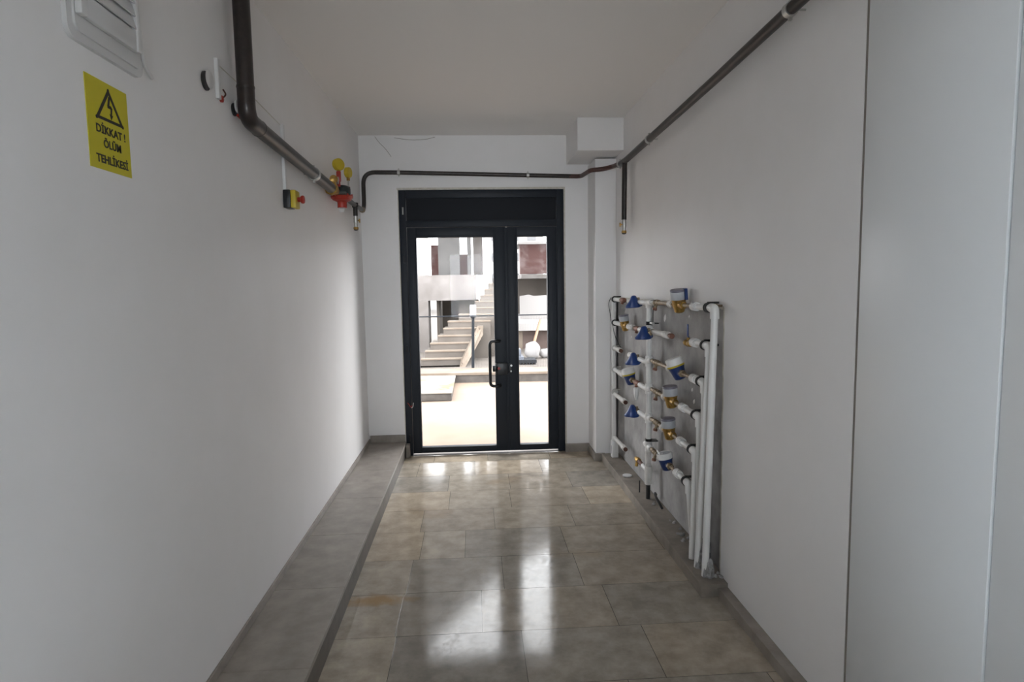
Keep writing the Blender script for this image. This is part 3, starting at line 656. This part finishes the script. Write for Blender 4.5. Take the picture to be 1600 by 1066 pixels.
# riser tops and bottoms of the six outlet pipes (y, x/y at the ledge)
tops = [2.866, 2.928, 2.983, 3.047, 3.098, 3.185]
meters = [(3.38, 'box', .041, (.12, -.10)), None, (3.385, 'dome', .047, (.34, .12)), (3.505, 'grey', .041, (.10, 0)), (3.535, 'grey', .040, (.10, 0)), (3.585, 'open', .045, (.22, .05))]
mlabel = ['brass water meter with boxy grey cap and blue strip, top row right', None, 'blue water meter with glossy white cap and yellow ring, right of riser',
          'brass water meter with grey cap, fourth row right of riser', 'brass water meter with grey cap, fifth row right of riser', 'blue water meter with open white lid, lowest on the wall']
for i, z14 in enumerate(rows):
    z = Z(z14); yt = Y(tops[i])
    my = Y(meters[i][0]) if meters[i] else None
    nz = Y(3.235 - 0.0*i) if i < 3 else my-.135                         # brass nipple side
    sl = Y(3.12) if i < 3 else my - .215
    cl = Y(2.945) if i == 0 else (yt+.055)
    t = thing('outlet_pipe', 'white outlet pipe dropping to the curb from the %s row at right' % rowname[i], 'pipe', (PX, yt, ZB), 'six outlet pipes at right end of meter rows')
    b = BM(); tube(b, [(PX, sl, z), (PX, yt+.034, z)], r, 18); obj('branch_pipe', b, 'pvc', t)
    b = BM(); sleeve(b, sl, z); obj('sleeve', b, 'pvc', t)
    b = BM(); tube(b, [(PX, yt+.045, z), (PX, yt, z), (PX, yt, z-.05)], .0215, 20, .028); obj('elbow', b, 'pvc', t)
    xb, yb = [(1.095, 2.829), (1.092, 2.925), (1.125, 2.947), (1.128, 3.000), (1.098, 3.018), (1.122, 3.060)][i]
    b = BM(); tube(b, [(PX, yt, z-.04), (xb, yb, .0665)], r, 20); dp = obj('drop_pipe', b, 'pvc', t)
    if i < 3:
        b = BM(); h = [.09, .15, .14][i]
        wob = lambda th, tt: 1+.16*math.sin(5*th+tt*60)+.08*math.sin(9*th-tt*90)
        a = Vector((xb+.012, yb-.006, .0665)); lathe(b, [(.028, 0), (.024, .02), (.025, .04), (.020, h*.6), (.017, h*.8), (.006, h)], a, (.12, 0, 1), 24, wob)
        obj('pipe_wrap', b, 'foil', dp, label='torn grey wrap at the foot of the pipe')
    clamp(cl, z, t)
    # nipple between the sleeve and the meter
    b = BM(); cyl(b, (PX, sl+.03, z), (PX, (my-.07) if my else sl+.075, z), .010, 12); nut(b, sl+.045, z, .016, .014); obj('nipple', b, 'oldbrass', t)
    if my:
        meter(mlabel[i], my, z, meters[i][1], meters[i][2], meters[i][3])
    # left side of the meter up to the riser
    if i != 1:
        sv = Y([3.80, 0, 3.79, 3.775, 3.775, 3.80][i]); e = my+.075
        t = thing('inlet_pipe', 'white inlet pipe between riser and meter in the %s row' % rowname[i], 'pipe', (PX, (sv+e)/2, z), 'inlet pipes left of the meters')
        b = BM(); sleeve(b, (e+.045) if i < 3 else e+.028, z, .075 if i < 3 else .05, rr=.0225); obj('sleeve', b, 'pvcdirty', t)
        b = BM(); cyl(b, (PX, e-.008, z), (PX, sv-.03, z), .0115, 12); obj('inner_pipe', b, 'oldbrass', t)
        b = BM(); cyl(b, (PX, sv+.03, z), (PX, Y(3.90), z), .0135, 12); nut(b, sv+.05, z, .018, .014); obj('nipple', b, 'steel' if i == 0 else 'oldbrass', t)
        stop_valve('small brass stop valve with drain knob right of riser, %s row' % rowname[i], sv-.004, z, 'knob', body='oldbrass')
# second row right: loose valve with upright blue lever, and a capped stub
z = Z(1.158)
stop_valve('brass ball valve with upright blue lever, second row right end', Y(3.225), Z(rows[1])-.012, 'stick', body='brass')
t = thing('capped_stub', 'short open white pipe ending right of the blue tap handle, second row', 'pipe', (PX, Y(3.6), Z(1.18)))
b = BM(); cyl(b, (PX, Y(3.56), Z(1.182)), (PX, Y(3.885), Z(1.180)), .017, 18); obj('pipe', b, 'pvcdirty', t)
b = BM(); sleeve(b, Y(3.60), Z(1.182), .09, rr=.021); obj('sleeve', b, 'pvcdirty', t)
b = BM(); lathe(b, [(.013, -.02), (.0155, -.018), (.0155, .012), (.011, .014), (.011, .03)], (PX, Y(3.515), Z(1.182)), (0, 1, 0), 12); obj('threaded_end', b, 'copper', t)
# valve handles in front of / left of the riser
stop_valve('blue star-handled stop valve in front of riser, second row', Y(3.93)-.028, Z(1.170), 'blue', x=PX-.02)
stop_valve('blue star-handled stop valve left of riser, top row', Y(4.235), Z(1.360), 'blue')
stop_valve('blue star-handled stop valve left of riser, third row', Y(4.245), Z(.960), 'blue')
stop_valve('blue star-handled stop valve left of riser, fifth row', Y(4.265), Z(.585), 'blue')
# upright black lever right of the riser
t = thing('lever_valve', 'black upright lever beside riser just below top row', 'valve', (PX, Y(3.90), Z(1.23)))
b = BM(); bx(b, PX-.004, PX+.004, Y(3.885)-.006, Y(3.885)+.006, Z(1.235), Z(1.345), bev=.003); obj('lever', b, 'black', t)
b = BM(); cyl(b, (PX, Y(3.925), Z(1.232)), (PX, Y(3.875), Z(1.232)), .009, 12); obj('valve_stem', b, 'steel', t)
# left branches
def branch(name, label, ya, yb, z, parts):
    t = thing('branch_pipe', label, 'pipe', (PX, (ya+yb)/2, z), 'branch pipes left of the riser')
    for kind, y0, y1 in parts:
        b = BM()
        if kind == 'pvc': cyl(b, (PX, y0, z), (PX, y1, z), .0165, 18, .001); obj('pipe', b, 'pvc', t)
        elif kind == 'sleeve': sleeve(b, (y0+y1)/2, z, abs(y1-y0), rr=.022); obj('sleeve', b, 'pvcdirty', t)
        elif kind == 'copper': lathe(b, [(.014, -.5*abs(y1-y0)), (.019, -.4*abs(y1-y0)), (.019, .4*abs(y1-y0)), (.014, .5*abs(y1-y0))], (PX, (y0+y1)/2, z), (0, 1, 0), 12); cyl(b, (PX, (y0+y1)/2, z), (PX-.008, (y0+y1)/2, z-.03), .011, 10); obj('drain_valve', b, 'copper', t)
        elif kind == 'core': cyl(b, (PX, y0, z), (PX, y1, z), .009, 12); obj('inner_pipe', b, 'oldbrass', t)
        elif kind == 'end': cyl(b, (PX, y0, z), (PX, y1, z), .014, 14); obj('open_end', b, 'rust', t)
YL = Y(4.985)
branch('', 'white branch from left pipe with gap, top row', YL, Y(4.03), Z(1.360), [('pvc', YL-.01, Y(4.74)), ('copper', Y(4.73), Y(4.63)), ('sleeve', Y(4.48), Y(4.35)), ('core', Y(4.37), Y(4.19)), ('pvc', Y(4.20), Y(4.03))])
branch('', 'white branch from left pipe through small meter, second row', YL, Y(4.03), Z(1.170), [('pvc', YL-.01, Y(4.69)), ('sleeve', Y(4.50), Y(4.36)), ('core', Y(4.55), Y(4.25)), ('copper', Y(4.31), Y(4.21)), ('pvc', Y(4.20), Y(4.03))])
branch('', 'short white branch with blue valve left of riser, third row', Y(4.4), Y(4.03), Z(.964), [('sleeve', Y(4.46), Y(4.33)), ('core', Y(4.34), Y(4.19)), ('pvc', Y(4.20), Y(4.03))])
branch('', 'white branch from left pipe through blue meter, fourth row', YL, Y(4.03), Z(.785), [('pvc', YL-.01, Y(4.58)), ('sleeve', Y(4.78), Y(4.62)), ('core', Y(4.36), Y(4.20)), ('copper', Y(4.31), Y(4.21)), ('pvc', Y(4.19), Y(4.03))])
branch('', 'short white branch with blue valve left of riser, fifth row', Y(4.2), Y(4.03), Z(.588), [('core', Y(4.31), Y(4.19)), ('pvc', Y(4.20), Y(4.03))])
branch('', 'short white branch with brass end near foot of riser', Y(4.3), Y(4.0), Z(.235), [('pvc', Y(4.10), Y(3.975)), ('end', Y(4.22), Y(4.10))])
b = BM(); lathe(b, [(.016, 0), (.019, .004), (.019, .05), (.014, .054), (.014, .08)], (PX, Y(4.20), Z(.235)), (0, 1, .0), 12); cyl(b, (PX, Y(4.24), Z(.235)), (PX-.01, Y(4.24), Z(.19)), .011, 10)
tag(obj('brass_fitting', b, 'brass'), 'bare brass fitting left of the riser foot', 'valve')
meter('small brass water meter with grey cap, second row near corner', Y(4.615), Z(1.172), 'small', .036, (.14, .05))
meter('blue water meter with white cap and yellow ring, fourth row near corner', Y(4.455), Z(.785), 'dome', .046, (.25, .05))
# hanging white cone under the left blue meter
b = BM(); lathe(b, [(.016, 0), (.020, -.01), (.017, -.05), (.009, -.085), (.004, -.09)], (PX-.012, Y(4.235), Z(.757)), (0, 0, 1), 16)
tag(obj('drain_funnel', b, 'pvc'), 'white tapered plug hanging below fourth row, left of riser', 'plug')
# left vertical pipe with stubs
t = thing('return_riser', 'white vertical pipe in corner at left end of the meter rows', 'pipe', (PX, YL, ZB))
b = BM(); cyl(b, (PX, YL, ZB+.005), (PX, YL, Z(1.36)), .0195, 20); obj('riser_pipe', b, 'pvc', t)
b = BM(); bx(b, PX-.022, PX+.03, YL-.030, YL+.028, ZB+.003, .20, bev=.004); obj('foot_box', b, 'pvc', t)
b = BM(); bx(b, PX-.0235, PX-.0215, YL-.01, YL+.004, ZB+.03, .16); obj('slot', b, 'greylid', t)
for z, y1 in ((Z(.962), 4.75), (Z(.582), 4.60), (Z(.215), 4.60)):
    y1 = Y(y1)
    b = BM(); cyl(b, (PX, YL, z), (PX, y1, z), .0165, 18); sleeve(b, y1+.035, z, .07, rr=.021); sp = obj('stub', b, 'pvcdirty', t)
    b = BM(); cyl(b, (PX, y1-.016, z), (PX, y1+.004, z), .0155, 14, .002); obj('open_end', b, 'rust', sp, label='dark open end of the stub')
for z in (1.360, 1.17, .962, .785, .60):
    b = BM(); lathe(b, [(.021, -.004), (.026, -.004), (.026, .004), (.021, .004)], (PX, YL-.028, Z(z)), (0, 1, 0), 20); cyl(b, (PX-.0, YL-.028, Z(z)+.02), (PX+.05, YL-.028, Z(z)+.02), .005, 8); obj('pipe_clamp', b, 'rubber' if z > 1.1 else 'steel', t)
for pts, lab in (([(PX-.03, YL-.03, Z(1.375)), (PX-.045, YL+.0, Z(1.33)), (PX-.035, YL-.02, Z(1.24)), (PX-.03, YL-.03, Z(1.18))], 'thin dark cable looping between the two upper left clamps'),
            ([(PX-.02, YL-.03, Z(1.165)), (PX-.02, YL-.09, Z(1.09)), (PX+.0, YL-.12, Z(1.02)), (PX+.03, YL-.10, Z(.975)), (PX+.04, YL-.05, Z(.965))], 'thin dark cable looping below the second left clamp')):
    b = BM(); tube(b, pts, .0028, 8, .05); tag(obj('dark_cable', b, 'black'), lab, 'cable')
b = BM(); cyl(b, (XR+.017, 2.865, Z(1.378)), (XR-.03, 2.865, Z(1.378)), .006, 10); lathe(b, [(.011, 0), (.011, .008)], (XR-.034, 2.865, Z(1.378)), (1, 0, 0), 6)
tag(obj('wall_bolt', b, 'oldbrass'), 'small bolt in the wall at top right corner of bare patch', 'bolt')
b = BM(); tube(b, [(1.17, 3.89, .10), (1.15, 3.85, .13), (1.14, 3.80, .12), (1.15, 3.74, .09), (1.16, 3.72, .068)], .008, 8, .03)
tag(obj('black_hose', b, 'rubber'), 'bent black hose end at the foot of the riser', 'hose')
b = BM(); tube(b, [(1.10, 4.04, .068), (1.10, 4.04, .15)], .005, 8); tag(obj('black_rod', b, 'black'), 'thin black rod standing beside the riser foot', 'rod')
b = BM(); lathe(b, [(.030, 0), (.034, .003), (.034, .010), (.028, .012)], (1.105, 4.40, .0655), (0, 0, 1), 28)
tag(obj('round_cap', b, 'whiteplastic'), 'round white plastic cap lying on the stone curb', 'cap')
# mortar droppings round the feet of the outlet pipes
b = BM()
for k in range(46):
    y = random.uniform(2.80, 3.35) if k < 34 else random.uniform(3.35, 4.1); x = random.uniform(1.125, 1.185); s = random.uniform(.006, .017)*(1 if k < 34 else .7)
    ring = bmesh.ops.create_icosphere(b, subdivisions=1, radius=s, matrix=Matrix.Translation((x, y, .066+s*.2)))
    for v in ring['verts']: v.co += Vector((random.uniform(-1, 1), random.uniform(-1, 1), random.uniform(-1, .4)))*s*.35
tag(obj('mortar_rubble', b, 'concrete', smooth=False), 'grey mortar crumbs scattered along the wall foot on the stone curb', 'rubble', kind='stuff')

# ------------------------------------------------------------ flush cupboard on the near right
t = thing('utility_cupboard', 'tall flush satin white cupboard doors on the near right wall', 'cupboard', (XR+.02, 1.0, 0))
b = BM(); bx(b, XR+.012, XR+.03, YR+.05, SEAM+.006, .05, ZC-.001); obj('carcass', b, 'groove', t, smooth=False)
b = BM(); bx(b, XR+.001, XR+.012, SEAM-.011, SEAM+.006, .05, ZC-.001); obj('gap_shade_strip', b, 'groove', t, smooth=False)  # solid dark strip in the seam, the gap's shade put into its colour
for y0, y1, x in ((1.302, SEAM-.011, XR), (.60, 1.297, XR+.0), (-.25, .595, XR)):
    b = BM(); bx(b, x-.004 if y0 == 1.302 else x, XR+.012, y0, y1, .052, ZC-.004, bev=.0015); obj('cupboard_door', b, 'laminate', t)

# ------------------------------------------------------------ outdoors
b = BM(); bx(b, -30, 30, YB+.0, 9.5, -.2, -.004); struct('ground_front', b, 'ground', 'pale trodden yard in front of the entrance')
b = BM(); bx(b, -30, 30, 9.5, 60, -.2, .10); struct('ground_back', b, 'conc_out', 'raised concrete yard behind the curb')
b = BM(); bx(b, DX0, DX1, YB+.0, YB+.3, -.05, -.001); struct('trim_8', b, 'pale_conc', 'pale outside threshold')
b = BM()
m4 = Matrix.Translation((0, 9.5, 0)) @ Matrix.Rotation(-.04, 4, 'Z')
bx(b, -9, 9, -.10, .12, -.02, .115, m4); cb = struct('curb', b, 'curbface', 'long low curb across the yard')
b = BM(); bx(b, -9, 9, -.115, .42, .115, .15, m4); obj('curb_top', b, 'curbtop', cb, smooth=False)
b = BM(); bx(b, -1.6, -.315, 7.93, 9.42, 0, .095, bev=.01)
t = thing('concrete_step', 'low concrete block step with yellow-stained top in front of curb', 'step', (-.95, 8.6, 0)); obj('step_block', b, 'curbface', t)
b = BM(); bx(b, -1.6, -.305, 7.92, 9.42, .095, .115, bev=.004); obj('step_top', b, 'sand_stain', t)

t = thing('bollard_lamp', 'slim dark garden lamp post with white cylinder head behind curb', 'lamp', (-.04, 9.95, .1))
b = BM(); cyl(b, (-.04, 9.95, .10), (-.02, 9.95, .99), .023, 16); lathe(b, [(.06, 0), (.06, .02)], (-.04, 9.95, .10), (0, 0, 1), 16); obj('pole', b, 'darkgrey', t)
b = BM(); lathe(b, [(.024, 0), (.042, .015), (.045, .04), (.030, .05)], (-.02, 9.95, .95), (0, 0, 1), 20); obj('collar', b, 'darkgrey', t)
b = BM(); lathe(b, [(.048, 0), (.050, .01), (.050, .155), (.044, .17)], (-.02, 9.95, 1.0), (0, 0, 1), 24); obj('lamp_head', b, 'lamp_white', t)

t = thing('mesh_fence', 'thin grey wire mesh fence with top rail in front of outdoor stairs', 'fence', (0, 10.08, .1))
b = BM(); cyl(b, (-5, 10.08, .985), (5, 10.08, .985), .010, 8); obj('top_rail', b, 'darkgrey', t)
b = BM()
for k in range(150):
    x = -1.95+.045*k*.6; bx(b, x-.0009, x+.0009, 10.079, 10.081, .11, .98)
obj('wire_mesh', b, 'conc_out', t, smooth=False)['kind'] = 'stuff'
for x in (-4.6, -2.2, 2.4, 4.6):
    b = BM(); cyl(b, (x, 10.1, .10), (x, 10.1, 1.0), .02, 10); obj('fence_post', b, 'darkgrey', t)

# outdoor stairs
t = thing('outdoor_staircase', 'raw concrete outdoor staircase climbing towards upper right', 'staircase', (0, 10.5, .1))
xl = [-.98, -.94, -.88, -.80, -.67, -.58, -.50, -.30, -.09, .02, .12, .22, .32, .42, .5, .55]
xr = [-.27, -.21, -.14, -.06, .02, .10, .30, .72, .74, .76, .78, .80, .82, .84, .84, .84]
b = BM(); b2 = BM()
for k in range(16):
    y = 10.5+.2*k; z = .10+.118*k
    if k: bx(b, xl[k], xr[k], y, min(y+.8, 12.9) if k < 12 else y+.5, max(.10, z-.26) if k < 6 else .10, z-.02)
    bx(b2, xl[k]-.005, xr[k]+.005, y-.012, y+.21, z-.02, z)
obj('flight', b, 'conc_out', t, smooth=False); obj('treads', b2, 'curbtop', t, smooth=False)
b = BM(); prism(b, [(-.27, 10.42, .10), (-.17, 10.42, .10), (.16, 11.55, .56), (.16, 11.55, .72), (.06, 11.5, .72), (-.25, 10.45, .20)], (.0, .09, .0)); obj('stringer', b, 'curbtop', t, smooth=False)

# unfinished concrete building opposite
t = thing('unfinished_building', 'unfinished concrete and brick building opposite the entrance', 'building', (0, 13.5, .1))
b = BM(); bx(b, -5, .06, 13.0, 14.0, 1.17, 1.70); obj('landing_slab', b, 'pale_conc', t, smooth=False)
b = BM(); bx(b, -1.25, -.95, 12.9, 13.6, .10, 1.17); bx(b, -5, -1.8, 12.9, 13.4, .1, 1.17); obj('pier', b, 'pale_conc', t, smooth=False)
b = BM(); bx(b, -.33, .10, 13.3, 13.5, .10, 1.17); obj('low_wall', b, 'conc_out', t, smooth=False)
b = BM(); bx(b, -.78, -.30, 14.6, 14.8, .1, 1.2); bx(b, -.80, -.74, 13.3, 14.6, .1, 1.17); obj('dark_recess_wall', b, 'void', t, smooth=False)
b = BM(); bx(b, -.735, -.285, 13.2, 13.7, 1.70, 3.0); obj('column', b, 'column', t, smooth=False)
b = BM(); bx(b, -.125, -.035, 13.25, 13.9, 1.70, 3.0); obj('column', b, 'column', t, smooth=False)
b = BM(); bx(b, .0, .22, 13.9, 14.2, 1.70, 3.0); obj('column', b, 'pale_conc', t, smooth=False, label='pale concrete column')
b = BM(); bx(b, -.98, -.80, 14.6, 14.8, 1.70, 2.42); bx(b, -.36, -.10, 14.6, 14.8, 1.7, 2.2); obj('brick_panel', b, 'brick', t, smooth=False)
b = BM(); prism(b, [(-6, 12.8, 9.8), (-1.13, 12.8, 6.30), (.39, 12.8, 4.86), (1.53, 12.8, 4.18), (3.2, 12.8, 3.9), (3.2, 12.8, 2.95), (-6, 12.8, 2.95)][::-1], (0, 1.6, 0)); obj('upper_storey', b, 'storey', t, smooth=False)
b = BM(); bx(b, -3.4, -3.0, 13.2, 13.6, 1.7, 2.96); obj('column', b, 'column', t, smooth=False)

t = thing('brick_house', 'reddish brick house shell with projecting concrete slab, seen through narrow pane', 'building', (2.5, 16, .1))
b = BM(); bx(b, 1.21, 6.5, 16, 16.3, 1.74, 2.50); obj('brick_wall', b, 'brick', t, smooth=False)
b = BM(); bx(b, 1.18, 6.7, 15.3, 18.2, 1.62, 1.72); obj('floor_slab', b, 'pale_conc', t, smooth=False)
b = BM(); bx(b, 1.12, 6.6, 17.2, 17.4, .657, 1.62); obj('rear_wall', b, 'conc_out', t, smooth=False)
b = BM(); bx(b, 1.15, 6.7, 15.9, 18.2, 2.50, 2.56); obj('roof_edge', b, 'render_white', t, smooth=False)
t = thing('retaining_terrace', 'raised terrace with brown wall and cream coping', 'terrace', (3.5, 13.2, .1))
b = BM(); bx(b, .88, 7, 13.2, 25, .1, .50); obj('terrace_wall', b, 'brownwall', t, smooth=False)
b = BM(); bx(b, .86, 7, 13.0, 13.3, .50, .66); bx(b, .86, 7, 13.3, 25, .50, .655); obj('coping', b, 'render_white', t, smooth=False)
b = BM(); bx(b, .90, 1.02, 13.1, 13.2, .1, .5); obj('post', b, 'curbtop', t, smooth=False)
b = BM(); prism(b, [(1.08, 14.6, .66), (1.08, 14.6, 1.20), (1.3, 14.6, 1.235), (1.42, 14.6, 1.20), (1.9, 14.6, 1.225), (6, 14.6, 1.2), (6, 14.6, .66)], (0, .03, 0))
tag(obj('site_hoarding', b, 'render_white', smooth=False), 'white sheet hoarding standing on the terrace under the slab', 'hoarding')
t = thing('timber_plank', 'pale orange timber plank leaning near the white sacks', 'plank', (1.2, 11.5, .1))
b = BM(); p0, p1 = Vector((1.08, 11.6, .25)), Vector((1.34, 12.5, .75)); cyl(b, p0, p1, .028, 4); obj('board', b, 'plank', t, smooth=False)
def sack(label, x, y, z, sx, sy, sz):
    b = BM(); q = bmesh.ops.create_icosphere(b, subdivisions=3, radius=1)
    for v in q['verts']:
        v.co = Vector((math.copysign(abs(v.co.x)**.7, v.co.x)*sx, math.copysign(abs(v.co.y)**.7, v.co.y)*sy, math.copysign(abs(v.co.z)**.8, v.co.z)*sz))
        v.co += Vector((x, y, z)) + Vector((.012*math.sin(30*v.co.z), 0, .012*math.sin(25*v.co.x)))
    tag(obj('sack', b, 'sack'), label, 'sack', 'white building sacks')
sack('white building sack leaning under the timber plank', 1.06, 11.35, .26, .14, .12, .16)
sack('flat white building sack lying beside the leaning sack', 1.37, 11.5, .19, .16, .12, .09)
t = thing('formwork_stack', 'dark grey plastic formwork pieces stacked on the curb yard', 'building material', (.95, 10.8, .1))
b = BM(); bx(b, .62, 1.06, 10.55, 10.95, .13, .18)
for k in range(9): bx(b, .62+.05*k, .645+.05*k, 10.55, 10.95, .10, .13)
obj('lower_pallet', b, 'darkgrey', t, smooth=False)
b = BM(); bx(b, .60, .84, 10.6, 10.95, .18, .235); bx(b, .62, .80, 10.65, 10.9, .235, .36, bev=.01); obj('upper_crate', b, mat('blue_grey_plastic', (.07, .08, .10), .6), t)
# far white blocks
def block(label, x0, x1, y, z1, win):
    t = thing('apartment_block', label, 'building', ((x0+x1)/2, y, .1))
    b = BM(); bx(b, x0, x1, y, y+6, .1, z1); obj('wall', b, 'render_white', t, smooth=False)
    for wx in win:
        for wz in [1.6+k*1.05 for k in range(int((z1-2)/1.05))]:
            b = BM(); bx(b, wx, wx+.45, y-.03, y, wz, wz+.42); obj('window', b, 'window_dark', t, smooth=False)
block('far white apartment block seen at left edge of wide pane', -7.5, -2.55, 30, 8, (-6.5, -5, -3.6))
block('far white apartment block with rows of windows right of columns', .62, 3.6, 32, 9, (.95, 1.9, 2.8))
